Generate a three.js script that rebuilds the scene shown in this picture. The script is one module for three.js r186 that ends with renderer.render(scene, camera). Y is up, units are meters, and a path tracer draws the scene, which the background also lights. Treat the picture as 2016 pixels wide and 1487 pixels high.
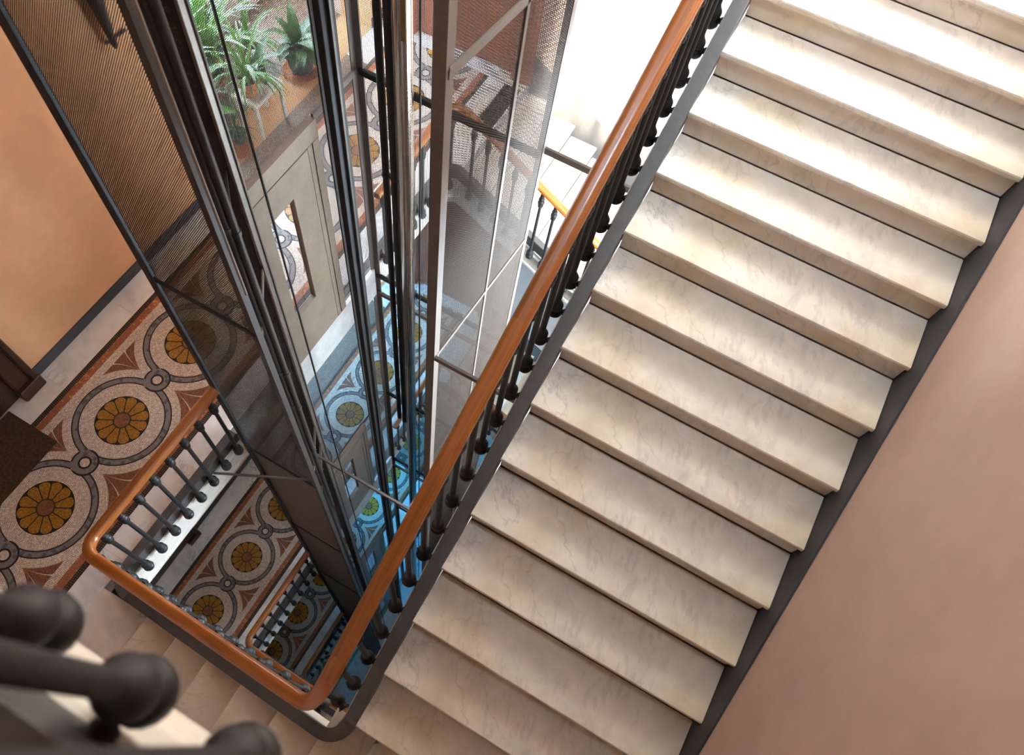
import * as THREE from 'three';
import { toCreasedNormals, mergeGeometries } from 'three/addons/utils/BufferGeometryUtils.js';
import { RectAreaLightUniformsLib } from 'three/addons/lights/RectAreaLightUniformsLib.js';

// ------------------------------------------------------------------ camera, sky, sun, exposure
const W = 2016, Hh = 1487;
const scene = new THREE.Scene();
const camera = new THREE.PerspectiveCamera(2 * Math.atan(Hh / 2 / 1432.59) * 180 / Math.PI, W / Hh, 0.03, 80);
camera.position.set(0.34725, 2.36942, 3.80361);
camera.up.set(-0.47648307, 0.41743841, -0.77376292);
camera.lookAt(0.34725 - 0.17276692, 2.36942 - 0.90738969, 3.80361 - 0.38313906);
camera.setViewOffset(W, Hh, 1008 - 900.2, 743.5 - 807.64, W, Hh);
camera.updateProjectionMatrix();
camera.focus = 5.2; camera.userData.fStop = 2.8;
const renderer = new THREE.WebGLRenderer({ antialias: true });
renderer.toneMapping = THREE.LinearToneMapping;
renderer.toneMappingExposure = 1.75;
renderer.shadowMap.enabled = true;
const skyColor = new THREE.Color().setRGB(0.70, 0.86, 1.0);
scene.background = skyColor; scene.backgroundIntensity = 32.0;
const sun = new THREE.DirectionalLight(new THREE.Color().setRGB(1.0, 0.90, 0.74), 34);
sun.position.set(0.9, 10.5, 6.2); sun.target.position.set(0, 0, 0);
sun.castShadow = true; sun.shadow.radius = 2; sun.shadow.mapSize.set(2048, 2048);
Object.assign(sun.shadow.camera, { left: -7, right: 7, top: 12, bottom: -12, near: 0.5, far: 40 });
scene.add(sun, sun.target);

// ------------------------------------------------------------------ measures (metres; y up, +x east, -z north)
const R = 0.15666, T = 0.30, SH = 31 * R;                 // riser, tread, storey height
const F = (k) => -21 * R - k * SH;                        // landing level of storey k
const XE = 1.548, XW = -3.93, ZN = -2.43, ZS = 5.65;      // inner faces of the walls
const X20 = -1.784, TS = 0.322, X21 = -2.05, TN = 0.31;   // short flights
const yR = (z) => -z * R / T;
const yS = (x) => -20 * R + (x - X20) * R / TS;
const yN = (x) => -21 * R - (x - X21) * R / TN;
const BX = -3.06, CELL = 0.8810, Z0 = 3.8387;             // mosaic axis, pitch, first flower

// ------------------------------------------------------------------ small helpers
let seed = 7;
const rnd = () => { seed = (seed + 0x6D2B79F5) | 0; let t = Math.imul(seed ^ (seed >>> 15), 1 | seed); t = (t + Math.imul(t ^ (t >>> 7), 61 | t)) ^ t; return ((t ^ (t >>> 14)) >>> 0) / 4294967296; };
const rr = (a, b) => a + (b - a) * rnd();
const used = {};
const numbered = (n) => { const i = used[n] = (used[n] ?? -1) + 1; return i ? n + '_' + String(i).padStart(3, '0') : n; };
function mesh(name, geo, mat, parent) {
  const m = new THREE.Mesh(geo, mat); m.castShadow = m.receiveShadow = true;
  if (!parent || parent === scene) { m.name = numbered(name); scene.add(m); } else { m.name = name; parent.add(m); }
  return m;
}
function thing(name, label, category, pos = [0, 0, 0], group) {
  const g = new THREE.Group(); g.name = numbered(name); g.position.set(...pos); scene.add(g);
  g.userData = { label, category }; if (group) g.userData.group = group;
  return g;
}
const tag = (o, label, category, group) => { o.userData = { label, category }; if (group) o.userData.group = group; return o; };
const struct = (o) => { o.userData.kind = 'structure'; return o; };
function structGroup(name) { const g = new THREE.Group(); g.name = numbered(name); scene.add(g); return struct(g); }
function copyOf(root, pos, label, rotY) {
  const c = root.clone(); c.name = numbered(root.name.replace(/_\d{3}$/, '')); scene.add(c); c.position.set(...pos);
  if (label) c.userData = { ...c.userData, label }; if (rotY !== undefined) c.rotation.y = rotY;
  return c;
}
function fix(g) {                                          // outward winding for closed shapes
  const p = g.attributes.position, ix = g.index; let v = 0; const n = ix ? ix.count : p.count;
  const at = (i) => ix ? ix.getX(i) : i;
  for (let i = 0; i < n; i += 3) {
    const a = at(i), b = at(i + 1), c = at(i + 2);
    v += p.getX(a) * (p.getY(b) * p.getZ(c) - p.getZ(b) * p.getY(c)) + p.getY(a) * (p.getZ(b) * p.getX(c) - p.getX(b) * p.getZ(c)) + p.getZ(a) * (p.getX(b) * p.getY(c) - p.getY(b) * p.getX(c));
  }
  if (v < 0) {
    if (ix) { const A = ix.array; for (let i = 0; i < A.length; i += 3) { const t = A[i]; A[i] = A[i + 1]; A[i + 1] = t; } }
    else for (const k in g.attributes) { const a = g.attributes[k], s = a.itemSize; for (let i = 0; i < a.count; i += 3) for (let c = 0; c < s; c++) { const t = a.array[i * s + c]; a.array[i * s + c] = a.array[(i + 1) * s + c]; a.array[(i + 1) * s + c] = t; } }
  }
  g.computeVertexNormals(); return g;
}
function geoFrom(pos, uv, idx) {
  const g = new THREE.BufferGeometry();
  g.setAttribute('position', new THREE.BufferAttribute(new Float32Array(pos), 3));
  g.setAttribute('uv', new THREE.BufferAttribute(new Float32Array(uv), 2));
  g.setIndex(idx); return g;
}
// closed profile [[a,b]...] carried through frames: at(i) -> (a,b) => [x,y,z]; lens[i] = running length
function loft(profile, frames, lens, crease = 0.6, caps = true, uo = 0, vo = 0) {
  const n = profile.length, pos = [], uv = [], idx = []; let per = [0];
  for (let j = 0; j < n; j++) { const a = profile[j], b = profile[(j + 1) % n]; per.push(per[j] + Math.hypot(b[0] - a[0], b[1] - a[1])); }
  for (let i = 0; i < frames.length; i++) for (let j = 0; j <= n; j++) { pos.push(...frames[i](profile[j % n][0], profile[j % n][1])); uv.push(lens[i] + uo, per[j] + vo); }
  const s = n + 1;
  for (let i = 0; i < frames.length - 1; i++) for (let j = 0; j < n; j++) { const a = i * s + j; idx.push(a, a + 1, a + s, a + 1, a + s + 1, a + s); }
  if (caps) {
    const tri = THREE.ShapeUtils.triangulateShape(profile.map((p) => new THREE.Vector2(p[0], p[1])), []);
    for (const [e, fl] of [[0, 1], [frames.length - 1, 0]]) {
      const b = pos.length / 3;
      for (let j = 0; j < n; j++) { pos.push(...frames[e](profile[j][0], profile[j][1])); uv.push(profile[j][0] + uo, profile[j][1] + vo); }
      for (const t of tri) fl ? idx.push(b + t[0], b + t[2], b + t[1]) : idx.push(b + t[0], b + t[1], b + t[2]);
    }
  }
  const g = fix(geoFrom(pos, uv, idx));
  return toCreasedNormals(g, crease);
}
// profile in (d, y), extruded along l
const extr = (profile, l0, l1, map, uo = 0, vo = 0, crease = 0.6) => loft(profile, [(d, y) => map(d, y, l0), (d, y) => map(d, y, l1)], [l0, l1], crease, true, uo, vo);
const mapX = (x0, y0, z0) => (d, y, l) => [x0 + l, y0 + y, z0 + d];      // d runs south, extruded east
const mapZ = (x0, y0, z0, sgn = 1) => (d, y, l) => [x0 + d * sgn, y0 + y, z0 + l];
function box(x0, x1, y0, y1, z0, z1, ch = 0, uo = 0, vo = 0) {
  if (ch) {
    const prof = [[x0 + ch, z0], [x1 - ch, z0], [x1, z0 + ch], [x1, z1 - ch], [x1 - ch, z1], [x0 + ch, z1], [x0, z1 - ch], [x0, z0 + ch]];
    const ins = prof.map(([x, z]) => [x + (x < (x0 + x1) / 2 ? ch : -ch) * 0.6, z + (z < (z0 + z1) / 2 ? ch : -ch) * 0.6]);
    const fr = [];
    fr.push((a, b, j) => 0);
    const mk = (list, y) => (a, b) => { const k = prof.findIndex((p) => p[0] === a && p[1] === b); return [list[k][0], y, list[k][1]]; };
    return loft(prof, [mk(ins, y0), mk(prof, y0 + ch), mk(prof, y1 - ch), mk(ins, y1)], [0, ch, y1 - y0 - ch, y1 - y0], 0.3, true, uo, vo);
  }
  return extr([[x0, y0], [x1, y0], [x1, y1], [x0, y1]], z0, z1, (d, y, l) => [d, y, l], uo, vo, 0.3);
}
// a floor-like slab whose uv is its plan position
function plate(x0, x1, y0, y1, z0, z1, su = 1, sv = 1, uo = 0, vo = 0) {
  const g = new THREE.BoxGeometry(x1 - x0, y1 - y0, z1 - z0); g.translate((x0 + x1) / 2, (y0 + y1) / 2, (z0 + z1) / 2);
  const p = g.attributes.position, n = g.attributes.normal, u = g.attributes.uv;
  for (let i = 0; i < p.count; i++) {
    const ax = Math.abs(n.getX(i)) > 0.5, ay = Math.abs(n.getY(i)) > 0.5;
    u.setXY(i, (ax ? p.getZ(i) : p.getX(i)) * su + uo, (ay ? p.getZ(i) : p.getY(i)) * sv + vo);
  }
  return g;
}
function bar(a, b, w, h) {                                 // straight bar of rectangular section
  const A = new THREE.Vector3(...a), B = new THREE.Vector3(...b), L = A.distanceTo(B);
  const g = new THREE.BoxGeometry(w, h ?? w, L);
  const q = new THREE.Matrix4().lookAt(B, A, Math.abs(B.y - A.y) > 0.98 * L ? new THREE.Vector3(0, 0, 1) : new THREE.Vector3(0, 1, 0));
  g.applyMatrix4(q); g.translate((A.x + B.x) / 2, (A.y + B.y) / 2, (A.z + B.z) / 2); return g;
}
function rod(a, b, r, seg = 10) {
  const A = new THREE.Vector3(...a), B = new THREE.Vector3(...b), L = A.distanceTo(B);
  const g = new THREE.CylinderGeometry(r, r, L, seg); g.applyQuaternion(new THREE.Quaternion().setFromUnitVectors(new THREE.Vector3(0, 1, 0), B.clone().sub(A).normalize()));
  g.translate((A.x + B.x) / 2, (A.y + B.y) / 2, (A.z + B.z) / 2); return g;
}
const lathe = (pts, seg = 16) => new THREE.LatheGeometry(pts.map((p) => new THREE.Vector2(p[0], p[1])), seg);
const merge = (l) => mergeGeometries(l.map((g) => { const h = g.index ? g.toNonIndexed() : g; for (const k of Object.keys(h.attributes)) if (!['position', 'normal', 'uv'].includes(k)) h.deleteAttribute(k); return h; }));

// ------------------------------------------------------------------ textures
function lattice(per, sd) { let s = sd * 7919 + 13; const a = new Float32Array(per * per); for (let i = 0; i < a.length; i++) { s = (Math.imul(s, 1664525) + 1013904223) | 0; let t = s ^ (s >>> 15); t = Math.imul(t, 0x2c1b3c6d); t ^= t >>> 12; a[i] = (t >>> 0) / 4294967296; } return a; }
function noise(per, sd) {
  const L = lattice(per, sd);
  return (u, v) => {                                       // u, v in 0..1, tiles
    let x = (u - Math.floor(u)) * per, y = (v - Math.floor(v)) * per; const i = Math.floor(x), j = Math.floor(y); x -= i; y -= j;
    x = x * x * (3 - 2 * x); y = y * y * (3 - 2 * y);
    const i0 = i % per, i1 = (i + 1) % per, j0 = (j % per) * per, j1 = ((j + 1) % per) * per;
    return (L[j0 + i0] * (1 - x) + L[j0 + i1] * x) * (1 - y) + (L[j1 + i0] * (1 - x) + L[j1 + i1] * x) * y;
  };
}
function fbm(base, oct, sd) {
  const ns = []; for (let o = 0; o < oct; o++) ns.push(noise(base << o, sd + o * 17));
  return (u, v) => { let s = 0, a = 0.5, t = 0; for (const n of ns) { s += a * n(u, v); t += a; a *= 0.5; } return s / t; };
}
function tex(w, h, fn, color = true) {
  const d = new Uint8Array(w * h * 4);
  for (let y = 0; y < h; y++) for (let x = 0; x < w; x++) { const c = fn((x + 0.5) / w, (y + 0.5) / h), o = (y * w + x) * 4; d[o] = c[0]; d[o + 1] = c[1]; d[o + 2] = c[2]; d[o + 3] = c[3] ?? 255; }
  const t = new THREE.DataTexture(d, w, h, THREE.RGBAFormat);
  t.wrapS = t.wrapT = THREE.RepeatWrapping; t.magFilter = THREE.LinearFilter; t.minFilter = THREE.LinearMipmapLinearFilter; t.generateMipmaps = true;
  if (color) t.colorSpace = THREE.SRGBColorSpace; t.needsUpdate = true; return t;
}
const rep = (t, sx, sy, rot = 0) => { const c = t.clone(); c.repeat.set(sx, sy); c.rotation = rot; c.needsUpdate = true; return c; };
const mixc = (a, b, t) => [a[0] + (b[0] - a[0]) * t, a[1] + (b[1] - a[1]) * t, a[2] + (b[2] - a[2]) * t];
const clamp = (x, a = 0, b = 1) => Math.min(b, Math.max(a, x)), sst = (a, b, x) => { const t = clamp((x - a) / (b - a)); return t * t * (3 - 2 * t); };

function marbleTex(sd, base, grey, amount) {
  const A = fbm(3, 6, sd), B = fbm(3, 6, sd + 100), C = fbm(5, 6, sd + 200), D = fbm(24, 4, sd + 300), E2 = fbm(2, 4, sd + 400), G = noise(256, sd + 500);
  return tex(1024, 1024, (u, v) => {
    const wu = u + 0.16 * (A(u, v) - 0.5), wv = v + 0.16 * (B(u, v) - 0.5);
    const st = C(wu * 1 + wv * 1, wv * 2 - wu * 1);
    let vein = 1 - Math.abs(st - 0.5) * 34; vein = clamp(vein) ** 1.5 * sst(0.46, 0.66, E2(u + 0.3, v)) * (0.4 + 0.9 * D(v, u));
    const streak = sst(0.52, 0.70, D(u * 0.5 + wu, (v * 2 - wu * 2) * 1)) * sst(0.44, 0.66, A(v, u));
    const cloud = 0.6 * streak + 0.5 * sst(0.46, 0.72, C(wu + wv, wv * 2) * 0.6 + A(v, u) * 0.4);
    const speck = G(u, v) > 0.985 ? 0.35 : 0, fine = D(u, v) - 0.5;
    let c = mixc(base, grey, clamp(amount * (0.75 * vein + 0.55 * cloud) + speck));
    const warm = sst(0.45, 0.75, B(v + 0.2, u)); c = mixc(c, [base[0] * 0.93, base[1] * 0.87, base[2] * 0.76], 0.55 * warm);
    return c.map((x) => x * (1 + 0.10 * fine));
  });
}
const marbleA = marbleTex(3, [230, 220, 206], [150, 146, 142], 0.5);
const marbleB = marbleTex(29, [236, 232, 226], [140, 142, 146], 0.95);
const plasterN = fbm(6, 6, 55), plasterM = fbm(40, 3, 71), plasterS = fbm(3, 3, 91);
const plasterTex = tex(1024, 1024, (u, v) => { const a = 242 * (0.94 + 0.10 * (plasterN(u, v) - 0.5) + 0.04 * (plasterM(u, v) - 0.5) + 0.05 * (plasterS(u, v) - 0.5)); return [a, a, a]; });
const plasterBump = tex(512, 512, (u, v) => { const a = 128 + 90 * (plasterN(u, v) - 0.5) + 40 * (plasterM(u, v) - 0.5); return [a, a, a]; }, false);
const wg1 = fbm(4, 5, 301), wg2 = noise(64, 302), wg3 = fbm(3, 3, 303), wg4 = noise(128, 304);
const woodTex = tex(1024, 256, (u, v) => {                // grain runs along u
  const s = wg2(u * 0.05 + 0.1 * wg3(u, v), v + 0.02 * wg1(u, v)), f = wg4(u * 0.12, v * 2), b = wg1(u * 0.5, v);
  const k = 0.78 + 0.22 * s + 0.10 * (f - 0.5) + 0.25 * (b - 0.5); const p = wg4(u * 0.6, v * 3) > 0.93 ? 0.75 : 1;
  return [214 * k * p, 128 * k * p, 58 * k * p];
});
const metN = fbm(8, 5, 411), metF = fbm(64, 2, 412);
const metalTex = tex(512, 512, (u, v) => { const a = 230 * (0.92 + 0.16 * (metN(u, v) - 0.5) + 0.07 * (metF(u, v) - 0.5)); return [a, a, a]; });
const metalRough = tex(512, 512, (u, v) => { const a = 255 * clamp(0.58 + 0.5 * (metN(u, v) - 0.5) + 0.1 * (metF(u, v) - 0.5)); return [a, a, a]; }, false);
const chipN = noise(96, 511), chipM = noise(40, 512), chipF = fbm(80, 2, 513);
const chipTex = tex(512, 512, (u, v) => { const a = 235 * (0.86 + 0.34 * (chipN(u, v) - 0.5) + 0.22 * (chipM(u, v) - 0.5) + 0.1 * (chipF(u, v) - 0.5)); return [a, a, a]; });
const coirTex = tex(512, 512, (u, v) => { const a = 225 * (0.82 + 0.5 * (noiseC(u, v) - 0.5) + 0.25 * (chipF(u, v) - 0.5)); return [a, a, a]; });
function noiseC(u, v) { return chipN(u * 2, v * 2) * 0.5 + chipM(v, u) * 0.5; }

// mosaic carpet: one cell = one flower, 1.194 m wide (u across), CELL long
const hash = (a, b, c = 0) => { let h = Math.imul(a | 0, 374761393) ^ Math.imul(b | 0, 668265263) ^ Math.imul(c | 0, 1274126177); h = Math.imul(h ^ (h >>> 13), 1274126177); return ((h ^ (h >>> 16)) >>> 0) / 4294967296; };
const HALF = 0.597;
const WHITE = [232, 219, 204], PINK = [222, 200, 182], GROUT = [122, 100, 84], BLACK = [34, 28, 26], TERRA = [158, 98, 70], GREY = [128, 120, 118], GOLD = [196, 132, 38];
const RAD = { flower: 0.221, heart: 0.061, in: 0.342, out: 0.405, si: 0.047, so: 0.107, fan: 0.475 };
const inRing = (d) => d > RAD.in && d < RAD.out;
function mosaicAt(u, v) {
  const a = Math.abs(u), d = Math.hypot(u, v), h = CELL / 2, sv = v > 0 ? h : -h, d2 = Math.hypot(u, v - sv), dn = Math.hypot(u, v - 2 * sv);
  const S = 0.0125;
  const tess = (row, col, id, base, alt = base) => {        // row, col in tesserae
    const ri = Math.floor(row), c2 = col + hash(ri, id) * 3, ci = Math.floor(c2), fr = row - ri, fc = c2 - ci, k = hash(ri, ci, id);
    if (fr < 0.07 || fr > 0.92 || fc < 0.06 + 0.08 * k || fc > 0.92) return GROUT;
    const t = mixc(base, alt, k); return t.map((x) => x * (0.90 + 0.2 * hash(ci, ri, id + 5)));
  };
  const chips = (base, id, sp = 0.18) => { const k = hash(Math.floor(u / 0.006), Math.floor(v / 0.006), id); return base.map((x) => x * (1 - sp / 2 + sp * k)); };
  if (a > 0.55) return tess((a - 0.55) / 0.0157, v / 0.0176, 3, BLACK);
  if (a > 0.486) { const k = hash(Math.floor(a / 0.02), Math.floor(v / 0.016), 8); return chips(k > 0.86 ? [196, 130, 80] : TERRA, 9, 0.25); }
  // guilloche: the little ring lies over the big bands on two sides and runs into them on the two others
  const same = u * (v - sv) * (v > 0 ? 1 : -1) > 0, bigHere = inRing(d), bigNext = inRing(dn);
  const L = 0.0075;
  if (d2 < RAD.so + L) {
    if (d2 < RAD.si - L) return tess(d2 / S, Math.atan2(u, v - sv) * Math.max(0.6, d2 / S), 21, WHITE, PINK);
    if (Math.abs(d2 - RAD.si) < L) return chips(BLACK, 22);
    if (d2 > RAD.so - L && !(same && bigHere) && !(same && v > 0 && bigNext)) return chips(BLACK, 23);
    return chips(hash(Math.floor(u / 0.03), Math.floor(v / 0.03), 31) > 0.85 ? [96, 90, 90] : GREY, 24, 0.22);
  }
  if (d < RAD.flower) {
    if (d < RAD.heart) return chips(TERRA, 41);
    if (d < RAD.heart + 0.010) return tess((d - RAD.heart) / 0.010, Math.atan2(u, v) * 9, 42, BLACK);
    const pa = ((Math.atan2(u, v) / (Math.PI / 6)) % 1 + 1) % 1 - 0.5, ph = Math.abs(d * Math.sin(pa * Math.PI / 6)), pt = (d - 0.075) / 0.139;
    const pw = Math.min(d * Math.tan(Math.PI / 12) - 0.0055, 0.0475) * (pt > 0.72 ? Math.sqrt(Math.max(0, 1 - ((pt - 0.72) / 0.28) ** 2)) : 1);
    if (pt > 0 && pt < 1 && ph < pw) return chips(GOLD, 44, 0.2);
    return BLACK.map((x) => x * (0.9 + 0.3 * hash(Math.floor(u / 0.008), Math.floor(v / 0.008), 43)));
  }
  if (bigHere || bigNext) {
    const q = bigHere ? d : dn;
    if (q < RAD.in + 2 * L * 0.8 || q > RAD.out - 2 * L * 0.8) return tess(0.5, Math.atan2(u, bigHere ? v : v - 2 * sv) * q / 0.012, 51, BLACK);
    return chips(hash(Math.floor(u / 0.03), Math.floor(v / 0.03), 31) > 0.85 ? [96, 90, 90] : GREY, 24, 0.22);
  }
  if (d < RAD.in) { const r0 = (d - RAD.flower) / S; return tess(r0, Math.atan2(u, v) * (RAD.flower + (Math.floor(r0) + 0.5) * S) / S * 0.98, 61, WHITE, PINK); }
  if (a < 0.414 && d > RAD.fan && dn > RAD.fan && a > 0.172) {
    const e = h - Math.sqrt(RAD.fan * RAD.fan - Math.min(a * a, 0.2256)), f = Math.abs(Math.abs(v) - h) / Math.max(1e-3, e);
    if (f > 0.325 && f < 0.415) return tess(0.5, a / 0.012, 73, WHITE);
    return chips(TERRA, 71, 0.2);
  }
  if (a > 0.414) return tess((a - 0.414) / 0.012, v / 0.0129, 81, WHITE, PINK);
  const q = Math.min(d, dn), r1 = (q - RAD.out) / S; return tess(r1, Math.atan2(u, d < dn ? v : v - 2 * sv) * (RAD.out + (Math.floor(r1) + 0.5) * S) / S, 91, WHITE, PINK);
}
const mosaicTex = tex(1536, 1136, (x, y) => mosaicAt((x - 0.5) * 2 * HALF, (y - 0.5) * CELL));

// ------------------------------------------------------------------ materials
const std = (o) => new THREE.MeshStandardMaterial(o), phy = (o) => new THREE.MeshPhysicalMaterial(o);
const lin = (r, g, b) => new THREE.Color().setRGB(r, g, b);
const M = {
  marble: phy({ map: rep(marbleA, 0.62, 0.62, 0.5), roughness: 0.42, specularIntensity: 0.5 }),
  marbleTile: phy({ map: rep(marbleB, 0.55, 0.55, 0.9), roughness: 0.32, specularIntensity: 0.6 }),
  mosaic: phy({ map: mosaicTex, roughness: 0.38, specularIntensity: 0.6 }),
  peach: std({ map: rep(plasterTex, 0.4, 0.4), color: lin(0.80, 0.41, 0.20), roughness: 0.85, bumpMap: rep(plasterBump, 0.8, 0.8), bumpScale: 0.002 }),
  pink: std({ map: rep(plasterTex, 0.35, 0.35), color: lin(0.74, 0.53, 0.43), roughness: 0.8, bumpMap: rep(plasterBump, 0.7, 0.7), bumpScale: 0.002 }),
  white: std({ map: rep(plasterTex, 0.5, 0.5), color: lin(0.84, 0.79, 0.70), roughness: 0.7 }),
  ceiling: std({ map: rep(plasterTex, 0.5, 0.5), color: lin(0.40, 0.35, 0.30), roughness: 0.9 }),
  wood: phy({ map: rep(woodTex, 0.6, 3.2), color: lin(0.66, 0.60, 0.42), roughness: 0.38, clearcoat: 0.6, clearcoatRoughness: 0.18 }),
  darkWood: phy({ map: rep(woodTex, 0.5, 1.2), color: lin(0.07, 0.06, 0.06), roughness: 0.45, clearcoat: 0.3, clearcoatRoughness: 0.3 }),
  doorWood: phy({ map: rep(woodTex, 0.5, 1.2), color: lin(0.42, 0.26, 0.17), roughness: 0.4, clearcoat: 0.4, clearcoatRoughness: 0.25 }),
  iron: std({ map: metalTex, color: lin(0.030, 0.028, 0.027), roughness: 1.0, roughnessMap: metalRough, metalness: 0.15 }),
  plateGrey: std({ map: metalTex, color: lin(0.135, 0.125, 0.118), roughness: 0.55, metalness: 0.05 }),
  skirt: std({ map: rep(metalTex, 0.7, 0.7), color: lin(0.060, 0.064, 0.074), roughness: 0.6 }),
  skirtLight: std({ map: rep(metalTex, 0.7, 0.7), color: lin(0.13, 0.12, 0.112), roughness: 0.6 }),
  taupe: std({ map: metalTex, color: lin(0.20, 0.155, 0.125), roughness: 0.5, metalness: 0.1 }),
  taupeDark: std({ map: metalTex, color: lin(0.055, 0.043, 0.035), roughness: 0.5, metalness: 0.1 }),
  doorGrey: std({ map: rep(metalTex, 0.8, 0.8), color: lin(0.36, 0.265, 0.19), roughness: 0.45, metalness: 0.1 }),
  wireDark: std({ color: lin(0.045, 0.033, 0.025), roughness: 0.6, metalness: 0.2 }),
  wire: std({ color: lin(0.075, 0.052, 0.036), roughness: 0.55, metalness: 0.3 }),
  black: std({ map: metalTex, color: lin(0.022, 0.019, 0.017), roughness: 0.6, metalness: 0.1 }),
  sheet: std({ map: rep(metalTex, 0.7, 0.7), color: lin(0.20, 0.155, 0.12), roughness: 0.55, metalness: 0.1 }),
  chrome: std({ color: lin(0.62, 0.60, 0.58), roughness: 0.16, metalness: 1 }),
  steel: std({ color: lin(0.10, 0.09, 0.08), roughness: 0.35, metalness: 0.8 }),
  aluminium: std({ map: metalTex, color: lin(0.34, 0.285, 0.235), roughness: 0.4, metalness: 0.5 }),
  glass: phy({ color: lin(0.96, 0.98, 1), roughness: 0.02, transmission: 1, thickness: 0, ior: 1.45 }),
  glassPale: phy({ color: lin(0.60, 0.84, 1), roughness: 0.02, transmission: 1, thickness: 0, ior: 1.45 }),
  glassBlue: phy({ color: lin(0.26, 0.72, 0.95), roughness: 0.02, transmission: 1, thickness: 0, ior: 1.45 }),
  gold: std({ map: rep(chipTex, 2.5, 2.5), color: lin(0.56, 0.245, 0.03), roughness: 0.4 }),
  terra: std({ map: rep(chipTex, 2.5, 2.5), color: lin(0.36, 0.135, 0.07), roughness: 0.45 }),
  pot: std({ map: rep(chipTex, 1.5, 1.5), color: lin(0.62, 0.20, 0.075), roughness: 0.8 }),
  darkPot: std({ map: rep(chipTex, 1.5, 1.5), color: lin(0.05, 0.055, 0.06), roughness: 0.6 }),
  soil: std({ map: rep(chipTex, 3, 3), color: lin(0.05, 0.035, 0.025), roughness: 1 }),
  tileFloor: std({ map: rep(chipTex, 1.2, 1.2), color: lin(0.34, 0.22, 0.15), roughness: 0.55 }),
  coir: std({ map: rep(coirTex, 2, 2), color: lin(0.125, 0.065, 0.03), roughness: 1 }),
  leaf: phy({ color: lin(0.10, 0.25, 0.02), roughness: 0.5, transmission: 0.35, thickness: 0, side: THREE.DoubleSide }),
  leafDark: phy({ color: lin(0.035, 0.11, 0.02), roughness: 0.45, transmission: 0.25, thickness: 0, side: THREE.DoubleSide }),
  paintWhite: std({ map: metalTex, color: lin(0.80, 0.77, 0.72), roughness: 0.5 }),
  yellow: std({ color: lin(0.65, 0.48, 0.05), roughness: 0.6 }),
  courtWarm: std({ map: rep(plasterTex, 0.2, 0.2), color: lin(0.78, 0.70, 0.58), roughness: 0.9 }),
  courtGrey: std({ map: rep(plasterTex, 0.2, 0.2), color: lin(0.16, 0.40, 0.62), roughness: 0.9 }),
  attic: std({ map: rep(woodTex, 0.4, 1), color: lin(0.30, 0.22, 0.16), roughness: 0.9 }),
  plateGold: std({ map: metalTex, color: lin(0.30, 0.17, 0.04), roughness: 0.5 }),
  stone: std({ map: rep(plasterTex, 0.5, 0.5), color: lin(0.45, 0.42, 0.39), roughness: 0.9 }),
};

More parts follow.
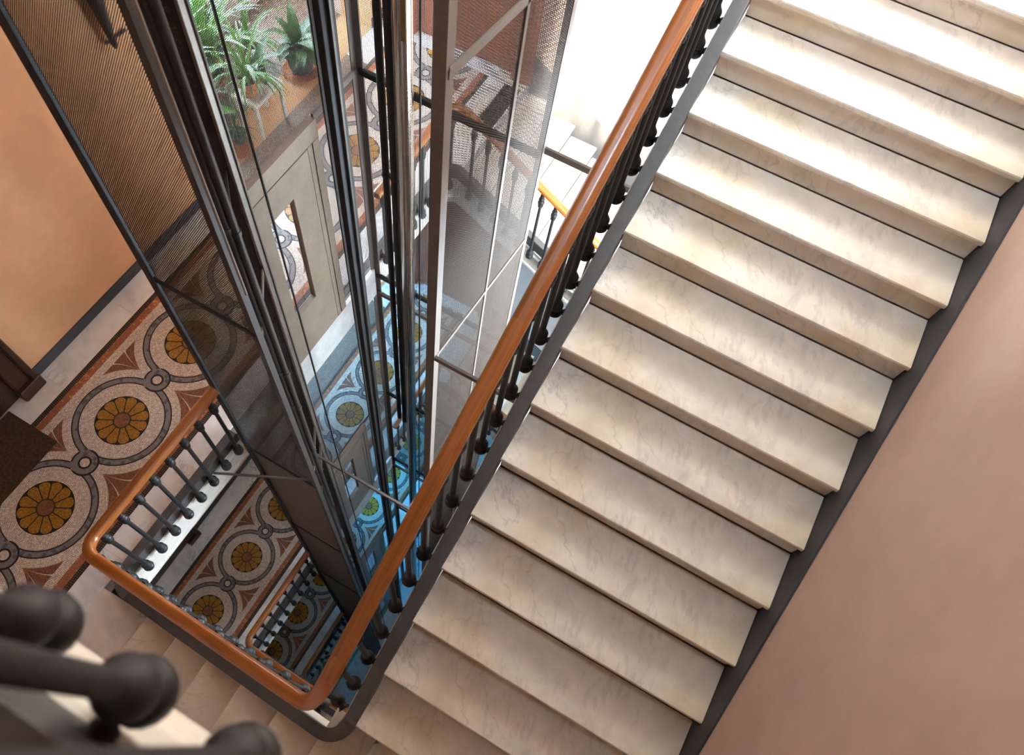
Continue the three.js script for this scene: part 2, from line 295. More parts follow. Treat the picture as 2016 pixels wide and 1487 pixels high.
// ------------------------------------------------------------------ the setting: walls, roof, skylight
const BAY = { z0: -2.15, z1: 0.5, x: -5.35, h: 3.1 };
const YB = F(3) - 0.4, YT = 5.25;
const wallGeo = (x0, x1, y0, y1, z0, z1) => plate(x0, x1, y0, y1, z0, z1);
{
  // a wall as a slab with openings: outline and holes in (along, y), thickness along the third axis
  const pierced = (a0, a1, holes, t0, t1, axis) => {
    const sh = new THREE.Shape(); sh.moveTo(a0, YB); sh.lineTo(a1, YB); sh.lineTo(a1, YT); sh.lineTo(a0, YT); sh.closePath();
    for (const h of holes) { const p = new THREE.Path(); p.moveTo(h.a0, h.y0); p.lineTo(h.a0, h.y1); p.lineTo(h.a1, h.y1); p.lineTo(h.a1, h.y0); p.closePath(); sh.holes.push(p); }
    const g = new THREE.ExtrudeGeometry(sh, { depth: t1 - t0, bevelEnabled: false });
    if (axis === 'x') { g.rotateY(-Math.PI / 2); g.translate(t1, 0, 0); } else g.translate(0, 0, t0);
    return g;
  };
  const ew = { a0: -2.2, a1: -0.75, y0: 0.85, y1: 4.6 }, e2 = { a0: -1.55, a1: 0.5, y0: -3.75, y1: -1.0 }, e2b = { a0: 0.7, a1: 1.5, y0: -3.75, y1: -1.9 }, e3 = { a0: -1.6, a1: 0.4, y0: -8.4, y1: -7.8 };
  struct(mesh('wall_east', pierced(ZN - 0.4, ZS + 0.4, [ew, e2, e2b, e3], XE, XE + 0.35, 'x'), M.pink));
  const ewin = structGroup('window_7');
  for (const w of [ew, e2, e2b, e3]) {
    for (const z of [w.a0, (w.a0 + w.a1) / 2, w.a1]) mesh('mullion', box(XE + 0.2, XE + 0.28, w.y0, w.y1, z - 0.03, z + 0.03), M.paintWhite, ewin);
    for (const y of [w.y0, (w.y0 + w.y1) / 2, w.y1 - 0.06]) mesh('transom', box(XE + 0.2, XE + 0.28, y, y + 0.06, w.a0, w.a1), M.paintWhite, ewin);
  }
  // north wall with a tall window above the stairs
  const nw = { x0: -0.9, x1: 1.4, y0: 1.95, y1: 3.9 };
  struct(mesh('wall_north', pierced(XW - 0.4, XE, [{ a0: nw.x0, a1: nw.x1, y0: nw.y0, y1: nw.y1 }], ZN - 0.4, ZN, 'z'), M.pink));
  const nwin = structGroup('window_6');
  for (let i = 0; i <= 3; i++) { const x = nw.x0 + (nw.x1 - nw.x0) * i / 3; mesh('mullion', box(x - 0.035, x + 0.035, nw.y0, nw.y1, ZN - 0.3, ZN - 0.22), M.paintWhite, nwin); }
  for (const y of [nw.y0, 3.4, nw.y1 - 0.06]) mesh('transom', box(nw.x0, nw.x1, y, y + 0.06, ZN - 0.3, ZN - 0.22), M.paintWhite, nwin);
  // the light courts outside: a sunlit house front to the north, a deep shaded court to the west
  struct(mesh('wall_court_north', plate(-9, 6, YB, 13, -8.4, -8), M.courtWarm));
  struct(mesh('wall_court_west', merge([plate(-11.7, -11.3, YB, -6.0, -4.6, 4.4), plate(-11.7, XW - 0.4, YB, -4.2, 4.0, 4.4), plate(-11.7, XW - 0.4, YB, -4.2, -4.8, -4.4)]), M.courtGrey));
  struct(mesh('wall_south', wallGeo(XW - 0.4, XE, YB, YT, ZS, ZS + 0.4), M.pink));
  // west wall with a window bay on every storey
  const parts = [wallGeo(XW - 0.4, XW, YB, YT, BAY.z1, ZS), wallGeo(XW - 0.4, XW, YB, YT, ZN, BAY.z0)];
  let y = YB;
  for (let k = 3; k >= 0; k--) { parts.push(wallGeo(XW - 0.4, XW, y, F(k), BAY.z0, BAY.z1)); y = F(k) + BAY.h; }
  parts.push(wallGeo(XW - 0.4, XW, y, YT, BAY.z0, BAY.z1));
  struct(mesh('wall_west', merge(parts), M.peach));
  // roof with a skylight over the well
  const s = { x0: -1.2, x1: 0.9, z0: 0.8, z1: 3.0 };
  struct(mesh('ceiling', merge([plate(XW - 0.4, s.x0, YT, YT + 0.3, ZN - 0.4, ZS + 0.4), plate(s.x1, XE + 0.35, YT, YT + 0.3, ZN - 0.4, ZS + 0.4),
    plate(s.x0, s.x1, YT, YT + 0.3, ZN - 0.4, s.z0), plate(s.x0, s.x1, YT, YT + 0.3, s.z1, ZS + 0.4)]), M.ceiling));
  // attic above: the roof light lies further south, in line with the sun
  const q = { x0: s.x0 + 0.26, x1: s.x1 + 0.26, z0: s.z0 + 1.77, z1: s.z1 + 1.77 }, YA = YT + 3;
  struct(mesh('ceiling_3', merge([plate(XW - 0.4, q.x0, YA, YA + 0.3, ZN - 0.4, ZS + 0.4), plate(q.x1, XE + 0.35, YA, YA + 0.3, ZN - 0.4, ZS + 0.4), plate(q.x0, q.x1, YA, YA + 0.3, ZN - 0.4, q.z0), plate(q.x0, q.x1, YA, YA + 0.3, q.z1, ZS + 0.4)]), M.attic));
  struct(mesh('wall_attic', merge([plate(XW - 0.4, XW, YT + 0.3, YA, ZN - 0.4, ZS + 0.4), plate(XE, XE + 0.35, YT + 0.3, YA, ZN - 0.4, ZS + 0.4), plate(XW, XE, YT + 0.3, YA, ZN - 0.4, ZN), plate(XW, XE, YT + 0.3, YA, ZS, ZS + 0.4)]), M.attic));
  const sk = structGroup('window_1');
  for (let i = 0; i <= 4; i++) { const x = s.x0 + (s.x1 - s.x0) * i / 4; mesh('glazing_bar', box(x - 0.02, x + 0.02, YT + 0.22, YT + 0.28, s.z0, s.z1), M.paintWhite, sk); }
}
// sloping underside of the flight that climbs out of the picture
{
  const slab = (y0, y1) => extr([[-1.9, yN(-1.9) + SH - 0.05], [-0.2, yN(-0.2) + SH - 0.05], [-0.2, yN(-0.2) + SH - 0.35], [-1.9, yN(-1.9) + SH - 0.35]], ZN, -0.9, (d, y, l) => [d, y, l]);
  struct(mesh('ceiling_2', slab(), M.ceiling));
}

// ------------------------------------------------------------------ landings
function slabTiles(parent, x0, x1, y, z0, z1, len, alongZ, mat, off) {
  const n = Math.max(1, Math.round(((alongZ ? z1 - z0 : x1 - x0)) / len)), j = 0.0016;
  for (let i = 0; i < n; i++) {
    const a = i / n, b = (i + 1) / n;
    const X0 = alongZ ? x0 : x0 + (x1 - x0) * a, X1 = alongZ ? x1 : x0 + (x1 - x0) * b, Z0_ = alongZ ? z0 + (z1 - z0) * a : z0, Z1_ = alongZ ? z0 + (z1 - z0) * b : z1;
    mesh('tile', plate(X0 + j / 2, X1 - j / 2, y - 0.02, y - 0.0002 * hash(i, 5), Z0_ + j / 2, Z1_ - j / 2, 1, 1, hash(i, off) * 7, hash(off, i) * 5), mat, parent);
  }
}
const petalShape = (() => {
  const s = new THREE.Shape(); const r0 = 0.075, r1 = 0.214, pts = [];
  for (let i = 0; i <= 14; i++) { const t = i / 14, r = r0 + (r1 - r0) * t; const half = Math.min(r * Math.tan(Math.PI / 12) - 0.0055, 0.0475); const end = t > 0.72 ? Math.sqrt(Math.max(0, 1 - ((t - 0.72) / 0.28) ** 2)) : 1; pts.push([half * end, r]); }
  s.moveTo(pts[0][0], pts[0][1]); for (const p of pts.slice(1)) s.lineTo(p[0], p[1]); for (const p of [...pts].reverse()) s.lineTo(-p[0], p[1]);
  return s;
})();
const flat = (shape, h = 0.003) => { const g = new THREE.ExtrudeGeometry(shape, { depth: h, bevelEnabled: false, curveSegments: 12 }); g.rotateX(-Math.PI / 2); g.translate(0, -h, 0); return g; };
const petalGeo = flat(petalShape), heartGeo = flat(new THREE.Shape().absarc(0, 0, 0.058, 0, Math.PI * 2));
// a fan between two circles: three terracotta lobes with white lines between, apex towards the axis
const fanLobes = (() => {
  const out = [], fanR = RAD.fan + 0.004, h = CELL / 2, aB = 0.410;
  const edge = (a) => h - Math.sqrt(Math.max(0, fanR * fanR - a * a));   // half opening at distance a from the axis
  const a0 = Math.sqrt(fanR * fanR - h * h) + 0.012;
  for (const [f0, f1] of [[-1, -0.40], [-0.33, 0.33], [0.40, 1]]) {
    const s = new THREE.Shape(); const n = 8;
    for (let i = 0; i <= n; i++) { const a = a0 + 0.02 * (1 - Math.abs(f0 + f1) / 2) + (aB - a0 - 0.02 * (1 - Math.abs(f0 + f1) / 2)) * i / n; i ? s.lineTo(a, edge(a) * f0) : s.moveTo(a, edge(a) * f0); }
    for (let i = n; i >= 0; i--) { const a = a0 + 0.02 * (1 - Math.abs(f0 + f1) / 2) + (aB - a0 - 0.02 * (1 - Math.abs(f0 + f1) / 2)) * i / n; s.lineTo(a, edge(a) * f1); }
    out.push(flat(s));
  }
  return out;
})();
function landing(k) {
  const y = F(k), fl = structGroup('floor_' + (k + 1)), xe = -2.255;
  const zm0 = Z0 - 6 * CELL - 0.78, zm1 = Z0 + CELL;            // mosaic carpet
  mesh('slab', plate(XW, xe + 0.06, y - 0.30, y - 0.018, ZN, ZS), M.stone, fl);
  mesh('slab', plate(xe + 0.06, X20 - 0.03, y - 0.30, y - 0.018, 4.08, ZS), M.stone, fl);
  mesh('slab', plate(xe + 0.06, X21, y - 0.30, y - 0.018, ZN, -0.95), M.stone, fl);
  const mo = plate(BX - HALF, BX + HALF, y - 0.02, y, zm0, zm1); const u = mo.attributes.uv, p = mo.attributes.position;
  for (let i = 0; i < u.count; i++) u.setXY(i, (p.getX(i) - BX) / (2 * HALF) + 0.5, (p.getZ(i) - Z0) / CELL + 0.5);
  mesh('mosaic_carpet', mo, M.mosaic, fl);
  slabTiles(fl, XW, BX - HALF, y, zm0 - 0.0, zm1, 0.86, true, M.marbleTile, 11 + k);
  slabTiles(fl, BX + HALF, xe, y, zm0 - 0.0, zm1, 0.92, true, M.marbleTile, 31 + k);
  slabTiles(fl, XW, X20 - 0.04, y, zm1, ZS, 0.9, false, M.marbleTile, 51 + k);
  slabTiles(fl, xe, X20 - 0.04, y, 4.08, zm1, 0.6, false, M.marbleTile, 61 + k);
  slabTiles(fl, XW, X21, y, ZN, zm0, 0.9, false, M.marbleTile, 71 + k);
  mesh('tile', plate(xe, X21, y - 0.02, y, zm0, -0.95, 1, 1, 3.1, 1.7), M.marbleTile, fl);
  if (k < 2) for (let i = -1; i < 7; i++) {                // inlaid pieces
    const g = new THREE.Group(); g.name = 'flower'; g.position.set(BX, y + 0.0007, Z0 - i * CELL); fl.add(g);
    for (let j = 0; j < 12; j++) { const m = mesh('petal', petalGeo, M.gold, g); m.rotation.y = (j + 0.5) * Math.PI / 6; }
    mesh('heart', heartGeo, M.terra, g);
    for (const s of [1, -1]) for (const l of fanLobes) { const m = mesh('fan_lobe', l, M.terra, g); m.position.set(0, 0, -CELL / 2); m.rotation.y = s > 0 ? 0 : Math.PI; }
  }
  // dark strip and white moulded edge along the well
  return fl;
}
for (let k = 0; k < 4; k++) landing(k);
{ // top landing and gallery: seen from below by the light only, but for the gallery edge
  const y = F(-1), g = structGroup('floor_5');
  mesh('slab', plate(XW, -2.18, y - 0.30, y, ZN, ZS), M.stone, g);
  mesh('slab', plate(-2.18, XE, y - 0.30, y, 3.98, ZS), M.stone, g);
}
// ground floor closes the well
struct(mesh('floor', plate(XW - 1.6, XE, F(3) - 0.5, F(3) - 0.31, ZN, ZS), M.stone));
struct(mesh('floor', plate(-2.2, XE, F(3) - 0.32, F(3) - 0.02, -0.95, 4.08), M.marbleTile));

// ------------------------------------------------------------------ marble flights
const treadProfile = (run) => [[-run - 0.02, 0], [-0.011, 0], [-0.004, -0.002], [0, -0.009], [0, -0.024], [-0.005, -0.031], [-0.012, -0.033], [-0.015, -0.041], [-run - 0.02, -0.041]];
const riserProfile = [[-0.058, -0.041], [-0.030, -0.041], [-0.030, -R + 0.0022], [-0.058, -R + 0.0022]];
function flightParts(t, run, n, place, l0, l1, sgn) {      // place(i) -> [d0, y0] of nosing i, profile d runs downhill * sgn
  const tg = [], rg = [];
  const nv = 5;
  for (let v = 0; v < nv; v++) {
    tg.push((mp) => extr(treadProfile(run), l0, l1, mp, v * 1.37 + 0.2, v * 0.83, 0.5));
    rg.push((mp) => extr(riserProfile, l0, l1, mp, v * 0.9 + 0.5, v * 1.21, 0.3));
  }
  const cache = {};
  for (let i = 0; i < n; i++) {
    const v = (i * 3 + 1) % nv; const pl = place(i);
    cache['t' + v] ??= tg[v](sgn.map); cache['r' + v] ??= rg[v](sgn.map);
    const a = mesh('tread', cache['t' + v], M.marble, t), b = mesh('riser', cache['r' + v], M.marble, t);
    a.position.set(...pl); b.position.set(...pl);
  }
}
const mR = { map: (d, y, l) => [l, y, d] }, mW = { map: (d, y, l) => [-d, y, l] }, mE = { map: (d, y, l) => [d, y, l] };
function flightR(k, label) {                               // long flight, descends southwards; top step -2, last 13
  const t = thing('marble_staircase', label, 'staircase', [0, -k * SH, 0]);
  flightParts(t, T, 16, (i) => [0, -(i - 2) * R, (i - 2) * T], 0.0, XE - 0.016, mR);
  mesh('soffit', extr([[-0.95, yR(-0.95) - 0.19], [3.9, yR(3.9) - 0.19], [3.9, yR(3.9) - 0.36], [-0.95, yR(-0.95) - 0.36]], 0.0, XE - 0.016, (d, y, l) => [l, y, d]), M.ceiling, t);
  mesh('landing', plate(-0.19 + 0.33, XE - 0.016, 3 * R - 0.30, 3 * R, ZN + 0.012, -0.94, 1, 1, 2, 3), M.marble, t);
  return t;
}
function flightS(k, label) {                               // short flight, descends westwards: quarter landing 14, steps 15..20
  const t = thing('marble_staircase', label, 'staircase', [0, -k * SH, 0]);
  flightParts(t, TS, 7, (i) => [X20 + (6 - i) * TS, -(14 + i) * R, 0], 4.077, ZS - 0.01, mW);
  mesh('landing', plate(0.15 + 0.3, XE - 0.016, -14 * R - 0.041, -14 * R, 3.872, ZS - 0.01, 1, 1, 0.4, 0.7), M.marble, t);
  mesh('landing', plate(0.15 - 0.0, 0.15 + 0.30, -14 * R - 0.041, -14 * R, 3.872, 4.077, 1, 1, 0.4, 0.7), M.marble, t);
  mesh('tread', plate(-0.17, 0.12, -15 * R - 0.041, -15 * R, 3.872, 4.077, 1, 1, 0.9, 0.7), M.marble, t);
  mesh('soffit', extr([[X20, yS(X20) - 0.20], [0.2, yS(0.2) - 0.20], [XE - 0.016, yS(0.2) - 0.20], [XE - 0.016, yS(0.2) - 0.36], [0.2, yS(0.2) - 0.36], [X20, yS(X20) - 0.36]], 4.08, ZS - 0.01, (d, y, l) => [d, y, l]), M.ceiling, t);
  return t;
}
function flightN(k, label) {                               // short flight, descends eastwards from landing k to the quarter landing
  const t = thing('marble_staircase', label, 'staircase', [0, -k * SH, 0]);
  flightParts(t, TN, 7, (i) => [X21 + i * TN, -(21 + i) * R, 0], ZN + 0.012, -0.946, mE);
  mesh('soffit', extr([[X21, yN(X21) - 0.20], [0.1, yN(0.1) - 0.20], [0.1, yN(0.1) - 0.36], [X21, yN(X21) - 0.36]], ZN + 0.012, -0.95, (d, y, l) => [d, y, l]), M.ceiling, t);
  return t;
}
flightR(0, 'topmost long flight of broad white marble steps beside the pink wall');
flightS(0, 'short marble flight under the blurred balusters, meeting the topmost long flight at its foot');
flightN(1 - 1, 'short sunlit marble flight beyond the lift cage, going down along the bright white wall');
flightR(1, 'long marble flight one storey down, mostly hidden below the topmost long flight');
flightS(1, 'short marble flight one storey down, its handrail seen inside the bend of the nearest one');
flightN(1, 'short marble flight beyond the lift cage one storey below the sunlit flight');
flightS(2, 'short marble flight two storeys down at the dim bottom of the stairwell');

// ------------------------------------------------------------------ paths round the well (handrails, dark strips, mouldings, balusters)
const hh = 0.90;
function arc(cx, cz, r, a0, a1, n) { const o = []; for (let i = 0; i <= n; i++) { const a = a0 + (a1 - a0) * i / n; o.push([cx + r * Math.cos(a), cz + r * Math.sin(a)]); } return o; }
// pts [x,z,y]; offset = distance of the path from the stair edge line towards the well
function ring(which, off, rad, c, k) {
  const xw = -2.2175 + off, zs = (which === 'G' ? 4.01 : off > 0 ? 4.022 : 4.038) - off, xr = -0.0375 - off, zn = -0.9075 + off, oy = -k * SH, P = [];
  const ease = (pts, y0, y1, sm = true) => pts.forEach(([x, z], i) => { const t = i / (pts.length - 1), e = sm ? t * t * (3 - 2 * t) : t; P.push([x, z, y0 + (y1 - y0) * e + oy + c]); });
  const line = (x0, z0, x1, z1, n, fn) => { for (let i = 0; i <= n; i++) { const t = i / n, x = x0 + (x1 - x0) * t, z = z0 + (z1 - z0) * t; P.push([x, z, fn(x, z) + oy + c]); } };
  const nN = (x) => -21 * R - (x - X21) * 0.56 * (c > 0.5 ? 1 : 0.905);
  if (which === 'W') { line(xw, 2.57, xw, zs - rad, 2, () => F(0)); ease(arc(xw + rad, zs - rad, rad, Math.PI, Math.PI / 2, 10), F(0), yS(xw + rad)); }
  if (which === 'S') { line(xw + rad, zs, xr - rad, zs, 8, (x) => yS(x)); ease(arc(xr - rad, zs - rad, rad, Math.PI / 2, 0, 12), yS(xr - rad), yR(zs - rad)); }
  if (which === 'R') { line(xr, zs - rad, xr, zn + rad, 10, (x, z) => yR(z)); ease(arc(xr - rad, zn + rad, rad, 0, -Math.PI / 2, 10), yR(zn + rad), nN(xr - rad) + SH); }
  if (which === 'V') { line(xw, 0.46, xw, zn + rad, 3, () => F(0)); ease(arc(xw + rad, zn + rad, rad, Math.PI, Math.PI * 1.5, 10), F(0), nN(xw + rad)); }
  if (which === 'N') { line(xw + rad, zn, xr - rad, zn, 8, nN); ease(arc(xr - rad, zn + rad, rad, -Math.PI / 2, 0, 10), nN(xr - rad), yR(zn + rad) - SH); }
  if (which === 'G') line(xw + 0.2, zs, XE, zs, 3, () => F(-1));
  return P.filter((p, i) => !i || Math.hypot(p[0] - P[i - 1][0], p[1] - P[i - 1][1]) > 1e-5);
}
function sweep(path, profile, crease = 0.5, uo = 0) {
  const fr = [], ln = []; let L = 0;
  path.forEach((p, i) => {
    const a = path[Math.max(0, i - 1)], b = path[Math.min(path.length - 1, i + 1)]; let tx = b[0] - a[0], tz = b[1] - a[1]; const m = Math.hypot(tx, tz); tx /= m; tz /= m;
    if (i) L += Math.hypot(p[0] - path[i - 1][0], p[1] - path[i - 1][1], p[2] - path[i - 1][2]); ln.push(L);
    fr.push((u, v) => [p[0] + tz * u, p[2] + v, p[1] - tx * u]);
  });
  return loft(profile, fr, ln, crease, true, uo, uo * 0.37);
}
function along(path, spacing, start) {                     // points at equal plan spacing with direction
  const out = []; let L = 0, next = start;
  for (let i = 1; i < path.length; i++) {
    const a = path[i - 1], b = path[i], d = Math.hypot(b[0] - a[0], b[1] - a[1]);
    while (next <= L + d) { const t = (next - L) / d; out.push([a[0] + (b[0] - a[0]) * t, a[1] + (b[1] - a[1]) * t, a[2] + (b[2] - a[2]) * t, (b[0] - a[0]) / d, (b[1] - a[1]) / d]); next += spacing; }
    L += d;
  }
  return out;
}
const railProfile = [[-0.026, -0.030], [0.026, -0.030], [0.034, -0.026], [0.040, -0.012], [0.041, 0.004], [0.036, 0.020], [0.024, 0.031], [0.008, 0.035], [-0.008, 0.035], [-0.024, 0.031], [-0.036, 0.020], [-0.041, 0.004], [-0.040, -0.012], [-0.034, -0.026]];
const balProfile = [[0, 0], [0.03, 0.004], [0.039, 0.016], [0.0415, 0.03], [0.037, 0.044], [0.027, 0.051], [0.025, 0.056], [0.031, 0.061], [0.0365, 0.072], [0.037, 0.088], [0.031, 0.102], [0.0225, 0.110], [0.0225, 0.117], [0.0185, 0.123], [0.0165, 0.135], [0.0165, 0.30], [0.0155, 0.795], [0.019, 0.80], [0.026, 0.806], [0.0285, 0.82], [0.024, 0.834], [0.0235, 0.840], [0.031, 0.847], [0.0335, 0.862], [0.030, 0.878], [0.021, 0.886], [0.0205, 0.893], [0.028, 0.900], [0.0295, 0.910], [0.024, 0.922], [0.02, 0.926], [0.02, 0.97]];
const balGeo = lathe(balProfile, 18), balGeoFar = lathe(balProfile.filter((p, i) => i % 2 === 0 || i > 29), 8);
// the turned arm that holds a baluster to the stair edge, along -x from the baluster at x = 0
const armGeo = (() => { const g = lathe([[0, 0.02], [0.013, 0.022], [0.018, 0.028], [0.013, 0.034], [0.011, 0.038], [0.017, 0.043], [0.019, 0.048], [0.014, 0.054], [0.012, 0.052], [0.024, 0.054], [0.026, 0.058], [0.026, 0.060], [0, 0.060]], 12); g.rotateZ(Math.PI / 2); return g; })();
function balustrade(name, label, which, k, spacing, start, far = false, opts = {}) {
  const railPath = ring(which, 0.0955, 0.135, hh, k), t = thing(name, label, 'balustrade');
  const m0 = railPath[0]; t.position.set(m0[0], m0[2] - hh, m0[1]);
  const loc = (p) => [p[0] - m0[0], p[1] - m0[1], p[2] - m0[2] + hh];
  if (!opts.noRail) mesh('handrail', sweep(railPath.map(loc), railProfile, 0.9, rr(0, 5)), M.wood, t);
  const bg = far ? balGeoFar : balGeo;
  for (const [x, z, y, tx, tz] of along(railPath, spacing, start)) {
    const o = which === 'S' ? 0.028 : 0, b = mesh('baluster', bg, M.iron, t); const yb = y - hh - 0.13; b.position.set(x - m0[0] + tz * o, yb - (m0[2] - hh), z - m0[1] - tx * o);
    const arm = mesh('arm', armGeo, M.iron, b); arm.position.y = 0.054; arm.rotation.y = Math.atan2(tx, tz) + (opts.flip ? Math.PI : 0);
  }
  const edge = ring(which, 0, 0.16, 0, k).map(loc);
  mesh('edge_strip', sweep(edge, [[-0.0375, 0.018], [-0.034, 0.022], [0.034, 0.022], [0.0375, 0.018], [0.0375, -0.11], [-0.0375, -0.11]], 0.4), M.plateGrey, t);
  const w = opts.deep ?? 0, s = opts.flip ? -1 : 1;
  const fp = [[-0.02, -0.105], [0.034, -0.105], [0.046, -0.12], [0.046, -0.155], [0.062, -0.175], [0.062, -0.195], [0.047, -0.212], [0.047, -0.37 - w], [0.062, -0.385 - w], [0.062, -0.41 - w], [0.04, -0.455 - w], [-0.02, -0.455 - w]];
  mesh('moulding', sweep(edge, fp.map(([a, b]) => [a * s, b]), 0.4), M.white, t);
  return t;
}
balustrade('stair_balustrade', 'dark iron balusters and orange wooden handrail along the landing edge, left of the lift cage', 'W', 0, 0.1613, 0.085);
balustrade('stair_balustrade', 'wooden handrail going down along the short near flight, its baluster collars showing behind it', 'S', 0, 0.161, 0.10);
balustrade('stair_balustrade', 'long wooden handrail with dark iron balusters beside the broad marble steps', 'R', 0, 0.15, 0.075);
balustrade('stair_balustrade', 'wooden handrail seen through the wire mesh on the bright landing behind the lift', 'V', 0, 0.161, 0.1, false, { flip: true });
balustrade('stair_balustrade', 'sunlit orange handrail with slim grey balusters going down beyond the lift cage', 'N', 0, 0.155, 0.1, false, { flip: true });
balustrade('stair_balustrade', 'handrail of the long flight one storey down, seen through gaps beside the lift', 'R', 1, 0.15, 0.075, true);
balustrade('stair_balustrade', 'handrail and balusters of the landing edge one storey down', 'W', 1, 0.1613, 0.085, true);
balustrade('stair_balustrade', 'handrail of the short flight one storey down, inside the nearest bend', 'S', 1, 0.161, 0.10, true);
balustrade('stair_balustrade', 'handrail behind the lift on the landing one storey down', 'V', 1, 0.161, 0.1, true, { flip: true });
balustrade('stair_balustrade', 'handrail of the short flight beyond the lift one storey below the sunlit one', 'N', 1, 0.155, 0.1, true, { flip: true });
balustrade('stair_balustrade', 'dark red handrail of the landing edge two storeys down', 'W', 2, 0.1613, 0.085, true);
balustrade('stair_balustrade', 'handrail of the short flight two storeys down at the bottom of the well', 'S', 2, 0.161, 0.10, true);
balustrade('stair_balustrade', 'blurred dark iron balusters close to the camera in the lower left corner', 'G', 0, 0.1440, (-0.10 - (-2.2175 + 0.0955 + 0.2)) % 0.144 + 0.003);

// skirting boards
{
  const g = structGroup('baseboard_east');
  const pts = []; for (let i = 0; i <= 4; i++) { const z = -0.9 + 4.8 * i / 4; pts.push([XE - 0.006, z, yR(z)]); }
  for (const k of [0, 1]) mesh('board', sweep(pts.map(([x, z, y]) => [x, z, y - k * SH]), [[-0.006, -0.33], [0.008, -0.33], [0.008, 0.158], [0.004, 0.168], [-0.006, 0.168]], 0.4), M.skirt, g);
  mesh('board', sweep([[XE - 0.006, 3.9, yR(3.9)], [XE - 0.006, ZS, yR(3.9)]], [[-0.006, -0.33], [0.008, -0.33], [0.008, 0.158], [0.004, 0.168], [-0.006, 0.168]], 0.4), M.skirt, g);
  const gn = structGroup('baseboard_north');
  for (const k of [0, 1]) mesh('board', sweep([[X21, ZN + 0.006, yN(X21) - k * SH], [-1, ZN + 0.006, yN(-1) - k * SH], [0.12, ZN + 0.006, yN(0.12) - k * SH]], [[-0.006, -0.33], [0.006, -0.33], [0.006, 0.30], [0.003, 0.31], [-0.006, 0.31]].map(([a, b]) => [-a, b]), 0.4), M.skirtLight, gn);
  const gw = structGroup('baseboard_west');
  for (let k = 0; k < 3; k++) {
    mesh('board', box(XW, XW + 0.012, F(k), F(k) + 0.115, BAY.z1, 3.02), M.skirt, gw);
    mesh('board', box(XW, XW + 0.012, F(k), F(k) + 0.115, ZN, BAY.z0), M.skirt, gw);
  }
}

// ------------------------------------------------------------------ doors of the landings
function woodDoor(name, k, at) {                            // built in local x (width) and y, facing +z
  const g = structGroup(name), w = 0.62, h = 2.45;
  for (const s of [-1, 1]) {
    mesh('frame', box(s > 0 ? w : -w - 0.19, s > 0 ? w + 0.19 : -w, 0, h + 0.16, 0, 0.07, 0.012), M.doorWood, g);
    mesh('frame', box(s > 0 ? w + 0.15 : -w - 0.205, s > 0 ? w + 0.205 : -w - 0.15, 0, h + 0.16, 0, 0.105, 0.012), M.doorWood, g);
    mesh('frame', box(s > 0 ? w - 0.01 : -w - 0.215, s > 0 ? w + 0.215 : -w + 0.01, 0, 0.14, 0, 0.115, 0.01), M.doorWood, g);
    const lf = mesh('leaf', box(s > 0 ? 0.003 : -w, s > 0 ? w : -0.003, 0.005, h, -0.02, 0.025, 0.003), M.doorWood, g);
    for (const [a, b] of [[0.14, 0.72], [0.86, 1.52], [1.66, 2.3]]) mesh('panel', box((s > 0 ? 0.1 : -w + 0.1), (s > 0 ? w - 0.1 : -0.1), a, b, 0.02, 0.042, 0.014), M.doorWood, lf);
  }
  mesh('frame', box(-w - 0.2, w + 0.2, h, h + 0.16, 0, 0.09, 0.012), M.doorWood, g);
  mesh('handle', lathe([[0, 0.07], [0.022, 0.066], [0.026, 0.052], [0.012, 0.04], [0.01, 0.0]], 12).rotateX(Math.PI / 2).translate(0.07, 1.05, 0.025), M.aluminium, g);
  g.position.set(...at); return g;
}
for (const k of [0, 1]) woodDoor('door_' + (1 + k), k, [-2.86, F(k), ZN]);
for (const k of [0, 1]) { const d = woodDoor('door_' + (3 + k), k, [XW, F(k), 3.02 + 0.62 + 0.205]); d.rotation.y = Math.PI / 2; d.traverse((o) => { if (o.isMesh && o.material === M.doorWood) o.material = M.darkWood; }); }
for (const k of [0, 3]) {
  const m = mesh('doormat', box(-0.262, 0.262, 0, 0.014, -0.55, 0.55, 0.004), M.coir);
  m.position.set(-3.627, F(k) + 0.001, 3.925);
  tag(m, ['brown coir doormat on the mosaic before the dark wooden door', 'dark doormat on the landing one storey down', 'dark doormat on the landing two storeys down', 'dark square doormat on the blue-lit ground floor mosaic'][k], 'doormat');
}

